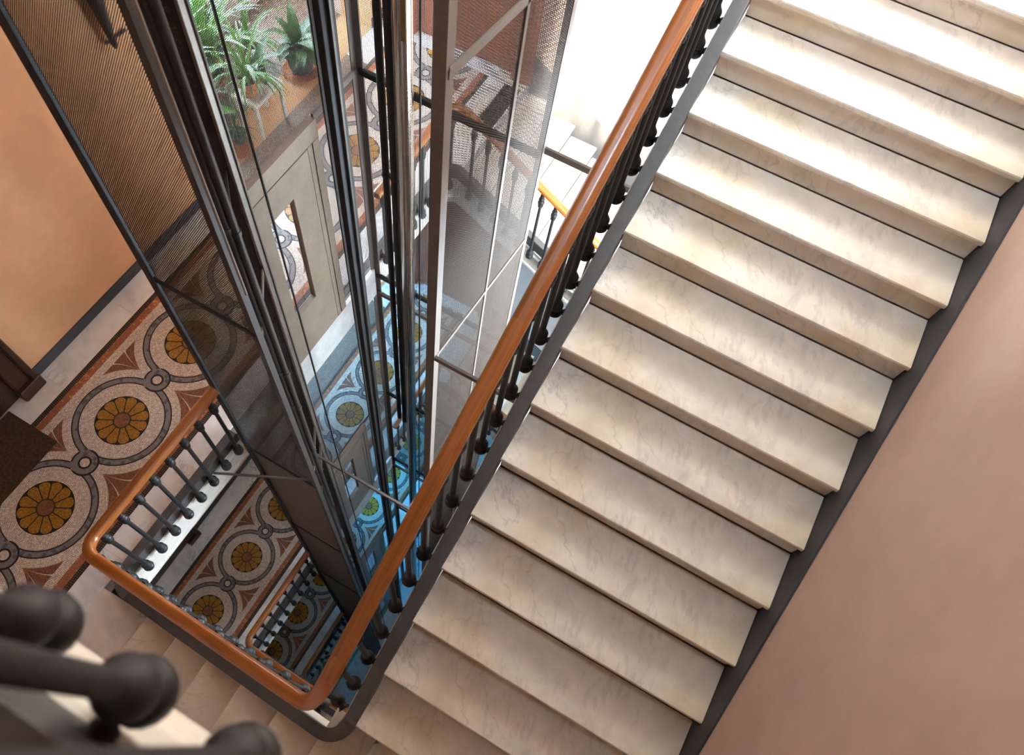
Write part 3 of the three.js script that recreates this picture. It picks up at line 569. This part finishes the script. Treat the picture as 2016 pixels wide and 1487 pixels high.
// ------------------------------------------------------------------ window bays with daylight
for (let k = 0; k < 4; k++) {
  const y = F(k), g = structGroup('window_' + (k + 2)), { z0, z1, x, h } = BAY;
  mesh('bay_floor', plate(x, XW - 0.0, y - 0.3, y - 0.004, z0, z1), M.tileFloor, g);
  mesh('bay_floor', plate(XW, BX - HALF - 0.001, y - 0.003, y + 0.002, z0 + 0.5, z1), M.tileFloor, g);
  mesh('reveal', plate(x, XW - 0.4, y - 0.3, y + h + 0.2, z0 - 0.2, z0), M.pink, g);
  mesh('reveal', plate(x, XW - 0.4, y - 0.3, y + h + 0.2, z1, z1 + 0.2), M.peach, g);
  mesh('lintel', plate(x, XW - 0.4, y + h, y + h + 0.2, z0, z1), M.ceiling, g);
  mesh('sill', plate(x, x + 0.12, y - 0.004, y + 0.35, z0, z1), M.white, g);
  const n = 3;
  for (let i = 0; i <= n; i++) { const z = z0 + (z1 - z0) * i / n; mesh('mullion', box(x + 0.02, x + 0.09, y + 0.35, y + h, z - 0.03, z + 0.03), M.paintWhite, g); }
  for (const yy of [0.35, 1.5, h - 0.05]) mesh('transom', box(x + 0.025, x + 0.085, y + yy, y + yy + 0.05, z0, z1), M.paintWhite, g);
  for (let i = 0; i < n; i++) mesh('pane', plate(x + 0.05, x + 0.054, y + 0.4, y + h - 0.05, z0 + (z1 - z0) * i / n + 0.03, z0 + (z1 - z0) * (i + 1) / n - 0.03), k ? (k > 1 ? M.glassBlue : M.glassPale) : M.glass, g);
}

// ------------------------------------------------------------------ lift shaft
const CW = -2.15, CE = -0.732, CN = 0.53, CS = 1.856, PS = 2.55, YS0 = F(3) - 0.25, YS1 = 3.4;
const shaft = thing('elevator_shaft', 'tall lift shaft of brown steel posts and wire mesh standing in the stairwell', 'elevator shaft', [CE, F(3), CS]);
const SP = (name, geo, mat) => { geo.translate(-CE, -F(3), -CS); return mesh(name, geo, mat, shaft); };
const angle = (x, z, sx, sz, w, t, y0, y1) => merge([box(Math.min(x, x + sx * w), Math.max(x, x + sx * w), y0, y1, Math.min(z, z + sz * t), Math.max(z, z + sz * t)), box(Math.min(x, x + sx * t), Math.max(x, x + sx * t), y0, y1, Math.min(z + sz * t, z + sz * w), Math.max(z + sz * t, z + sz * w))]);
SP('post', angle(CE, CS, -1, -1, 0.06, 0.008, YS0, YS1), M.taupe);
SP('post', angle(CE, CN, -1, 1, 0.055, 0.008, YS0, YS1), M.taupe);
SP('post', angle(CW, CN, 1, 1, 0.06, 0.008, YS0, YS1), M.taupe);
SP('post', angle(-1.432, PS, -1, -1, 0.04, 0.008, YS0, YS1), M.taupeDark);
SP('post', angle(CW - 0.01, PS + 0.02, 1, -1, 0.05, 0.008, YS0, YS1), M.black);
SP('post', box(CE - 0.012, CE + 0.004, YS0, YS1, 1.155, 1.185, 0.002), M.taupe);
// wire mesh: crossing wires, joined per panel
function wireMesh(a, b, y0, y1, pitch, wide, th, kind) {
  const [ax, az] = a, [bx, bz] = b, L = Math.hypot(bx - ax, bz - az), ux = (bx - ax) / L, uz = (bz - az) / L, pos = [], nor = [], uv = [], idx = [];
  const H = y1 - y0;
  const strip = (s0, t0, s1, t1, lift) => {                 // a flat strand from (s0,t0) to (s1,t1), three-sided
    const ds = s1 - s0, dt = t1 - t0, m = Math.hypot(ds, dt), ps = -dt / m * wide / 2, pt = ds / m * wide / 2, base = pos.length / 3;
    const sec = [[-1, -0.4], [1, -0.4], [0, 0.8]];
    for (const [s, t] of [[s0, t0], [s1, t1]]) for (const [e, o] of sec) {
      const S = s + ps * e, Tt = t + pt * e, off = (o * th + lift);
      pos.push(ax + ux * S - uz * off, y0 + Tt, az + uz * S + ux * off); nor.push(-uz * Math.sign(o) , 0, ux * Math.sign(o)); uv.push(S, Tt);
    }
    for (let j = 0; j < 3; j++) { const p = base + j, q = base + (j + 1) % 3; idx.push(p, q, p + 3, q, q + 3, p + 3); }
  };
  if (kind === 'square') {
    for (let s = pitch / 2; s < L; s += pitch) strip(s, 0, s, H, 0.001);
    for (let t = pitch / 2; t < H; t += pitch) strip(0, t, L, t, -0.001);
  } else {                                                  // diagonals: slope > 1 gives upright, < 1 gives lying holes
    const sl = kind, st = pitch * sl;
    for (const dir of [1, -1]) for (let c = -L * sl; c < H + L * sl; c += st) {
      // t = c + dir*sl*s
      let sA = 0, sB = L; const f = (s) => (dir > 0 ? c + sl * s : c + sl * (L - s));
      const lo = Math.min(f(0), f(L)), hi = Math.max(f(0), f(L)); if (hi < 0 || lo > H) continue;
      const inv = (t) => (dir > 0 ? (t - c) / sl : L - (t - c) / sl);
      const cut = [inv(0), inv(H)].sort((p, q) => p - q); sA = Math.max(0, cut[0]); sB = Math.min(L, cut[1]); if (sB - sA < 1e-4) continue;
      strip(sA, f(sA), sB, f(sB), dir * 0.0004);
    }
  }
  const g = new THREE.BufferGeometry(); g.setAttribute('position', new THREE.BufferAttribute(new Float32Array(pos), 3)); g.setAttribute('normal', new THREE.BufferAttribute(new Float32Array(nor), 3)); g.setAttribute('uv', new THREE.BufferAttribute(new Float32Array(uv), 2)); g.setIndex(idx);
  g.computeVertexNormals(); return g;
}
const net = (mat, ...a) => { const m = SP('wire_mesh', wireMesh(...a), mat); m.userData.kind = 'stuff'; return m; };
net(M.wireDark, [CW + 0.03, PS - 0.008], [-1.47, PS - 0.008], F(0) - 0.30, 1.9, 0.0098, 0.0040, 0.0010, 1.5);      // south panel
net(M.wire, [CE - 0.004, CS - 0.06], [CE - 0.004, CN + 0.06], F(1) - 0.6, 1.9, 0.0150, 0.0030, 0.0010, 0.95); // east panel
net(M.wireDark, [CW + 0.06, CN + 0.004], [CE - 0.05, CN + 0.004], F(0) - 0.30, 1.2, 0.0108, 0.0041, 0.0010, 'square');     // north panel
net(M.wireDark, [CW + 0.06, CN + 0.004], [CE - 0.05, CN + 0.004], F(1) - 0.30, F(0) - 0.30, 0.0115, 0.0040, 0.0010, 'square');
for (const k of [0, 1]) {
  net(M.wireDark, [CW + 0.006, 1.12], [CW + 0.006, CN + 0.06], F(k) + 0.02, F(k) + 2.19, 0.0110, 0.0046, 0.0010, 'square');
  net(M.wireDark, [CW + 0.006, 1.9], [CW + 0.006, CN + 0.06], F(k) + 2.22, F(k - 1) - 0.45, 0.0110, 0.0046, 0.0010, 'square');
}
// rails and braces of the cage
SP('cross_rail', bar([CE - 0.002, -1.887, 0.56], [CE - 0.002, -1.70, CS - 0.03], 0.010, 0.034), M.taupe);
SP('cross_rail', bar([CE - 0.002, 0.36, 1.17], [CE - 0.002, 0.455, CS - 0.02], 0.012, 0.05), M.taupe);
SP('cross_rail', bar([CE - 0.002, 0.30, 0.56], [CE - 0.002, 0.36, 1.17], 0.012, 0.05), M.taupe);
for (const y of [-1.05, -3.58, F(1) + 2.24, F(1) - 0.3]) SP('cross_rail', bar([CW + 0.02, y, PS], [-1.45, y, PS], 0.012, 0.032), M.black);
for (const k of [0, 1, 2]) {
  for (const y of [F(k) + 2.19, F(k) - 0.12]) {
    SP('cross_rail', bar([CW + 0.03, y, CN + 0.01], [CE - 0.03, y, CN + 0.01], 0.03, 0.045), M.black);
    SP('cross_rail', bar([CW + 0.01, y, 1.05], [CW + 0.01, y, CN + 0.03], 0.02, 0.045), M.taupe);
  }
  SP('cross_rail', bar([CW + 0.03, F(k) - 0.42, CN + 0.01], [CE - 0.03, F(k) - 0.42, CN + 0.01], 0.03, 0.04), M.taupe);
}
SP('sheet_panel', box(CW + 0.01, -1.46, F(1) + 2.3, F(0) - 0.32, PS - 0.012, PS - 0.006), M.sheet);
SP('sheet_panel', box(CW + 0.01, -1.46, F(2), F(1) + 2.28, PS - 0.012, PS - 0.006), M.sheet);
SP('sheet_panel', box(CW + 0.01, -1.46, F(3), F(2) - 0.02, PS - 0.012, PS - 0.006), M.sheet);
// landing doors of the lift with their thresholds
const doorNames = ['grey metal lift door with a tall glazed slot, beside the sunlit threshold', 'dark lift door with a lit glazed slot, one storey down behind the sloping cable', 'dark lift door with a small blue-lit slot, two storeys down', 'dark lift door at the ground floor, deepest in the shaft'];
{
  const t = thing('elevator_door', doorNames[0], 'door', [CW, F(0), 1.52]);
  const ring_ = (y0, y1, z0, z1, wy0, wy1, wz0, wz1, th) => {
    const s = new THREE.Shape(); s.moveTo(z0, y0); s.lineTo(z1, y0); s.lineTo(z1, y1); s.lineTo(z0, y1); s.closePath();
    const h = new THREE.Path(); h.moveTo(wz0, wy0); h.lineTo(wz0, wy1); h.lineTo(wz1, wy1); h.lineTo(wz1, wy0); h.closePath(); s.holes.push(h);
    const g = new THREE.ExtrudeGeometry(s, { depth: th, bevelEnabled: true, bevelSize: 0.002, bevelThickness: 0.002, bevelSegments: 1, curveSegments: 2 }); g.rotateY(-Math.PI / 2); return g;   // z stays z: shape x -> z
  };
  const leaf = ring_(0.012, 2.03, -0.342, 0.352, 0.60, 1.772, -0.128, 0.132, 0.035); leaf.translate(0.035, 0, 0);
  const lf = mesh('leaf', leaf, M.doorGrey, t);
  mesh('glass', plate(0.010, 0.014, 0.60, 1.772, -0.128, 0.132), M.glass, lf);
  mesh('slot_frame', ring_(0.585, 1.787, -0.143, 0.147, 0.602, 1.77, -0.126, 0.130, 0.006).translate(-0.004, 0, 0), M.aluminium, lf);
  mesh('header', box(-0.02, 0.035, 2.039, 2.19, -0.474, 0.40, 0.002), M.doorGrey, t);
  mesh('jamb', box(-0.02, 0.035, 0, 2.035, -0.396, -0.349, 0.002), M.doorGrey, t);
  mesh('jamb', box(-0.02, 0.035, 0, 2.035, -0.474, -0.405, 0.002), M.doorGrey, t);
  mesh('jamb', box(-0.02, 0.035, 0, 2.035, 0.356, 0.40, 0.002), M.doorGrey, t);
  mesh('threshold', box(-0.03, 0.03, -0.41, -0.004, -0.95, 0.55, 0.003), M.paintWhite, t);
  for (let k = 1; k < 4; k++) copyOf(t, [CW, F(k), 1.52], doorNames[k]);
}
// guide posts, pipes, piston, cables
const up = (name, label, cat, geo, mat, group) => { const m = mesh(name, geo, mat); return tag(m, label, cat, group); };
{
  const g = thing('guide_post', 'dark steel channel post with a bright edge, inside the shaft left of the lift door', 'post', [-1.89, F(3), 1.99]);
  mesh('channel', box(-0.06, 0.04, 0, 20.6, 0.0, 0.06, 0.003), M.black, g);
  mesh('edge', box(0.04, 0.062, 0, 20.6, 0.0, 0.058, 0.003), M.aluminium, g);
  mesh('edge', box(0.062, 0.072, 0, 20.6, 0.008, 0.02, 0.002), M.taupe, g);
  { // faint hand-painted characters on the dark channel
    const c = document.createElement('canvas'); c.width = 1024; c.height = 128; const x = c.getContext('2d');
    x.fillStyle = '#17120f'; x.fillRect(0, 0, 1024, 128); x.fillStyle = '#5a3d22'; x.font = 'italic 84px serif'; x.fillText('C r  &  N I    1 3 2   2', 30, 92);
    const tx = new THREE.CanvasTexture(c); tx.colorSpace = THREE.SRGBColorSpace; tx.magFilter = THREE.LinearFilter;
    const p = new THREE.PlaneGeometry(0.84, 0.085); p.rotateZ(-Math.PI / 2); p.translate(-0.01, 17.86 + 0.13, 0.0606);
    mesh('lettering', p, std({ map: tx, roughness: 0.7, polygonOffset: true, polygonOffsetFactor: -1 }), g);
  }
  for (let i = 0; i < 7; i++) mesh('bolt', rod([-0.02, 13.2 + i * 0.07, 0.06], [-0.02, 13.2 + i * 0.07, 0.068], 0.009, 8), M.aluminium, g);
}
{
  const g = thing('guide_rail', 'wide black steel rail in the middle of the shaft, right of the lift door', 'rail', [-1.53, F(3), 1.55]);
  mesh('flange', box(-0.03, 0.03, 0, 20.6, -0.055, 0.05, 0.003), M.black, g);
  mesh('web', box(0.03, 0.05, 0, 20.6, -0.008, 0.008, 0.001), M.steel, g);
}
up('conduit_pipe', 'grey conduit pipe beside the front corner post, left one of two', 'pipe', rod([-1.528, F(2), 2.42], [-1.528, 3, 2.42], 0.021, 14), M.taupeDark);
up('conduit_pipe', 'grey conduit pipe beside the front corner post, right one of two', 'pipe', rod([-1.50, -3.1, 2.40], [-1.50, 3, 2.40], 0.02, 14), M.taupeDark);
up('conduit_pipe', 'short pipe looping down beside the channel post below the strapped joints', 'pipe', rod([-1.50, -4.6, 2.40], [-1.50, -3.1, 2.40], 0.016, 14), M.steel);
up('conduit_pipe', 'thin bright pipe right behind the front corner post', 'pipe', rod([-1.395, -0.62, 2.545], [-1.395, 3, 2.545], 0.007, 8), M.aluminium);
for (const [y, n] of [[-0.35, 'upper'], [-1.75, 'middle'], [-2.25, 'lower']]) {
  const g = thing('pipe_clamp', { upper: 'steel clamp holding the two conduit pipes, nearest the top of the picture', middle: 'steel clamp on the conduit pipes just below the flat arm', lower: 'lowest steel clamp on the conduit pipes beside the bolted channel' }[n], 'clamp', [-1.514, y, 2.41]);
  mesh('band', new THREE.CylinderGeometry(0.026, 0.026, 0.03, 14, 1).translate(-0.014, 0, 0.01), M.steel, g);
  mesh('band', new THREE.CylinderGeometry(0.025, 0.025, 0.03, 14, 1).translate(0.014, -0.03, -0.01), M.steel, g);
  mesh('stay', bar([0.01, -0.02, 0.0], [-0.36, -0.16, -0.36], 0.012, 0.02), M.black, g);
}
up('bracket_arm', 'flat steel arm joining the front corner post to the channel post', 'bracket', bar([-1.445, -1.17, 2.53], [-1.84, -1.35, 2.05], 0.008, 0.05), M.taupe);
up('hydraulic_piston', 'thick shiny chrome piston running the full height of the shaft', 'piston', rod([-1.60, F(3), 0.80], [-1.60, 3, 0.80], 0.056, 28), M.chrome);
up('warning_plate', 'narrow yellow-brown plate on the near side of the chrome piston', 'plate', merge([box(-1.575, -1.545, -0.42, 0.13, 0.858, 0.864, 0.001), box(-1.545, -1.539, -0.42, 0.13, 0.852, 0.866, 0.001)]), M.plateGold);
up('hydraulic_pipe', 'black hydraulic pipe left of the chrome piston, farther of two', 'pipe', rod([-1.768, -5.82, 0.80], [-1.768, 3, 0.80], 0.026, 14), M.black);
up('hydraulic_pipe', 'black hydraulic pipe left of the chrome piston, nearer of two', 'pipe', rod([-1.697, -5.85, 0.80], [-1.697, 3, 0.80], 0.026, 14), M.black);
up('pipe_coupling', 'small bent coupling bridging the two black hydraulic pipes', 'pipe', merge([rod([-1.775, -1.62, 0.80], [-1.60, -1.62, 0.80], 0.018, 10), new THREE.SphereGeometry(0.033, 12, 8).translate(-1.768, -1.62, 0.8), new THREE.SphereGeometry(0.033, 12, 8).translate(-1.697, -1.62, 0.8)]), M.black);
up('lift_cable', 'single dark cable hanging in front of the lift door', 'cable', rod([-1.40, F(3), 2.254], [-1.40, 3, 2.254], 0.0062, 8), M.black);
[[-1.47, 1.70, 0], [-1.49, 1.675, 1], [-1.50, 1.655, 2], [-1.512, 1.64, 3]].forEach(([x, z], i) => up('hoist_rope', 'taut steel hoist rope, ' + ['leftmost', 'second', 'third', 'rightmost'][i] + ' of the four left of the wide black rail', 'cable', rod([x, F(3), z], [x, 3, z], 0.006, 8), i % 2 ? M.steel : M.black, 'four steel hoist ropes side by side'));
up('lift_cable', 'thin dark cable hanging right of the chrome piston', 'cable', rod([-1.45, F(3), 0.86], [-1.45, 3, 0.86], 0.007, 8), M.black);
up('lift_cable', 'thin dark cable hanging close to the right-hand corner post of the cage', 'cable', rod([-0.86, F(3), 1.72], [-0.86, 3, 1.72], 0.004, 8), M.black);
// ties between the cage and the stairs
up('tie_bar', 'dark flat tie bar between the near cage corner and the middle of the long handrail', 'tie bar', bar([CE - 0.02, -1.70, CS - 0.012], [-0.06, -1.70, CS - 0.012], 0.02, 0.04), M.taupe);
up('tie_bar', 'dark flat tie bar between the far cage corner and the handrail, before the sunlit steps', 'tie bar', bar([CE - 0.02, -1.035, CN + 0.012], [-0.06, -1.035, CN + 0.012], 0.02, 0.045), M.taupe);
up('tie_rod', 'thin rod from the landing edge to the front corner post of the cage', 'tie bar', rod([-2.17, -3.385, 2.92], [-1.44, -3.43, 2.53], 0.011, 10), M.taupe);
{
  const g = thing('guard_frame', 'pale flat steel frame bending round the open corner of the shaft below the tie bars', 'frame', [CE, -3.96, 2.208]);
  mesh('bar', bar([-1.14, 0, 0], [0, 0, 0], 0.02, 0.045), M.taupe, g);
  mesh('bar', bar([0, 0, 0.01], [0, 0.02, -0.36], 0.02, 0.045), M.aluminium, g);
}
{
  const g = thing('cable_arm', 'forked steel bracket at the front corner post where the guard frame starts', 'bracket', [-1.47, -3.55, 2.5]);
  mesh('arm', bar([0, -0.35, 0], [-0.38, -0.62, -0.48], 0.02, 0.03), M.taupe, g);
  mesh('arm', bar([0.0, 0.18, 0], [-0.36, -0.2, -0.45], 0.016, 0.03), M.taupe, g);
  mesh('arm', bar([-0.14, -0.1, -0.15], [-0.14, -0.42, -0.2], 0.016, 0.03), M.taupe, g);
}
up('pit_box', 'small yellow box on the dark floor of the lift pit', 'box', box(-0.62, -0.42, F(3) + 0.001, F(3) + 0.12, 1.9, 2.05, 0.01), M.yellow);

// ------------------------------------------------------------------ wall lantern behind the south mesh
{
  const g = thing('wall_lantern', 'dark iron wall lantern seen through the wire mesh at the top left', 'lamp', [XW, -0.97, 1.06]);
  mesh('wall_plate', box(0, 0.02, -0.02, 0.18, -0.05, 0.05, 0.006), M.iron, g);
  mesh('arm', bar([0.01, 0.10, 0], [0.075, 0.10, 0], 0.018), M.iron, g);
  mesh('shade', lathe([[0.02, 0.14], [0.05, 0.12], [0.062, 0.02], [0.052, -0.04], [0.022, -0.36], [0.01, -0.39], [0, -0.39]], 8).translate(0.075, 0, 0), M.iron, g);
  mesh('stay', bar([0.02, -0.36, 0.03], [0.02, -0.375, -0.17], 0.016), M.iron, g);
}

// ------------------------------------------------------------------ plants in the window bay
function leafGeo(len, w, droop, rise) {
  const n = 8, pos = [], uv = [], idx = []; let x = 0, y = 0, a = rise;
  for (let i = 0; i <= n; i++) {
    const t = i / n, hw = w * Math.sin(Math.PI * Math.min(1, 0.08 + t * 0.92)) ** 0.7 * (1 - 0.15 * t) + 0.0008;
    pos.push(x, y + hw * 0.25, -hw, x, y, 0, x, y + hw * 0.25, hw); uv.push(t, 0, t, 0.5, t, 1);
    if (i < n) for (const o of [0, 1]) { const b = i * 3 + o; idx.push(b, b + 1, b + 3, b + 1, b + 4, b + 3); }
    x += Math.cos(a) * len / n; y += Math.sin(a) * len / n; a -= droop / n;
  }
  const g = geoFrom(pos, uv, idx); g.computeVertexNormals(); return g;
}
const strap = [leafGeo(0.62, 0.012, 2.6, 1.25), leafGeo(0.5, 0.010, 2.9, 1.1), leafGeo(0.75, 0.014, 2.2, 1.35), leafGeo(0.4, 0.011, 2.3, 0.9)];
const broad = [leafGeo(0.34, 0.055, 1.6, 1.0), leafGeo(0.28, 0.06, 1.9, 0.9), leafGeo(0.42, 0.05, 1.4, 1.25)];
const tall = [leafGeo(1.05, 0.028, 1.5, 1.45), leafGeo(0.9, 0.03, 1.9, 1.3), leafGeo(1.25, 0.026, 1.2, 1.5)];
function plant(label, pos, pr, ph, potMat, set, count, mat, scale = 1) {
  const t = thing('potted_plant', label, 'plant', pos);
  mesh('pot', lathe([[0, 0], [pr * 0.68, 0], [pr * 0.72, 0.01], [pr * 0.93, ph * 0.8], [pr * 1.03, ph * 0.8], [pr * 1.06, ph * 0.97], [pr * 1.02, ph], [pr * 0.92, ph], [pr * 0.9, ph * 0.86]], 24), potMat, t);
  mesh('soil', new THREE.CylinderGeometry(pr * 0.9, pr * 0.88, 0.02, 20).translate(0, ph * 0.86, 0), M.soil, t);
  for (let i = 0; i < count; i++) {
    const l = mesh('leaf', set[i % set.length], mat, t); l.position.set(rr(-0.3, 0.3) * pr, ph * 0.85, rr(-0.3, 0.3) * pr);
    l.rotation.set(0, i * 2.399 + rr(-0.3, 0.3), rr(-0.25, 0.3)); l.rotation.order = 'YXZ'; const s = scale * rr(0.75, 1.15); l.scale.set(s, s, s);
  }
  return t;
}
{
  const y = F(0);
  const st = thing('plant_stool', 'low white wooden stool holding a potted plant in the window bay', 'stool', [-4.06, y, -0.36]);
  mesh('seat', box(-0.15, 0.15, 0.40, 0.44, -0.22, 0.22, 0.006), M.paintWhite, st);
  for (const [a, b] of [[-1, -1], [-1, 1], [1, -1], [1, 1]]) mesh('leg', box(a * 0.12 - 0.018, a * 0.12 + 0.018, 0, 0.40, b * 0.19 - 0.018, b * 0.19 + 0.018, 0.003), M.paintWhite, st);
  plant('terracotta pot of arching strap leaves standing on the white stool', [-4.06, y + 0.442, -0.26], 0.10, 0.17, M.pot, strap, 34, M.leaf);
  plant('dark leafy plant in a terracotta pot at the back of the white stool', [-4.10, y + 0.442, -0.47], 0.075, 0.13, M.pot, broad, 14, M.leafDark, 0.8);
  plant('dark pot with thick green leaves on a terracotta saucer right of the lift door frame', [-4.18, y + 0.03, -1.18], 0.17, 0.26, M.darkPot, broad, 22, M.leafDark, 1.2);
  plant('tall bright palm with long blades, backlit by the bay window', [-4.75, y, -0.45], 0.15, 0.26, M.pot, tall, 30, M.leaf, 1.05);
  plant('broad-leaved bright plant low in the bay, nearest the cage rail', [-4.45, y, 0.16], 0.13, 0.22, M.pot, broad, 26, M.leaf, 1.15);
  plant('bushy dark green plant in the middle of the bay, below the tall palm', [-4.55, y, -0.12], 0.12, 0.2, M.pot, strap, 40, M.leafDark, 0.95);
  plant('tall grassy plant at the left side of the bay window', [-4.85, y, 0.12], 0.13, 0.24, M.pot, tall, 26, M.leaf, 0.95);
  plant('green plant of drooping blades before the far side of the bay', [-4.7, y, -1.0], 0.12, 0.22, M.pot, strap, 30, M.leaf, 1.1);
  plant('small trailing plant on the bay floor in front of the stool', [-4.12, y, -0.02], 0.08, 0.12, M.darkPot, strap, 24, M.leafDark, 0.55);
  plant('dense dark foliage plant against the rear sill of the bay', [-5.0, y, -0.75], 0.14, 0.25, M.darkPot, tall, 36, M.leafDark, 0.85);
  plant('low dark fern in a terracotta pot behind the stool', [-4.42, y, -0.62], 0.11, 0.18, M.pot, strap, 44, M.leafDark, 0.8);
  plant('big-leaved dark plant at the rear left of the bay', [-5.0, y, -0.1], 0.13, 0.22, M.darkPot, broad, 34, M.leafDark, 1.3);
  const d = mesh('plant_saucer', lathe([[0, 0], [0.11, 0], [0.13, 0.028], [0.138, 0.03], [0.132, 0.02], [0.115, 0.008], [0, 0.008]], 24), M.pot); d.position.set(-4.04, y + 0.001, 0.07);
  tag(d, 'empty terracotta saucer on the bay floor beside the cage rail', 'saucer');
  const d2 = mesh('plant_saucer', lathe([[0, 0], [0.17, 0], [0.2, 0.028], [0.21, 0.03], [0.2, 0.02], [0.18, 0.008], [0, 0.008]], 24), M.pot); d2.position.set(-4.18, y + 0.001, -1.18);
  tag(d2, 'terracotta saucer under the dark plant pot', 'saucer');
}

RectAreaLightUniformsLib.init();
renderer.render(scene, camera);
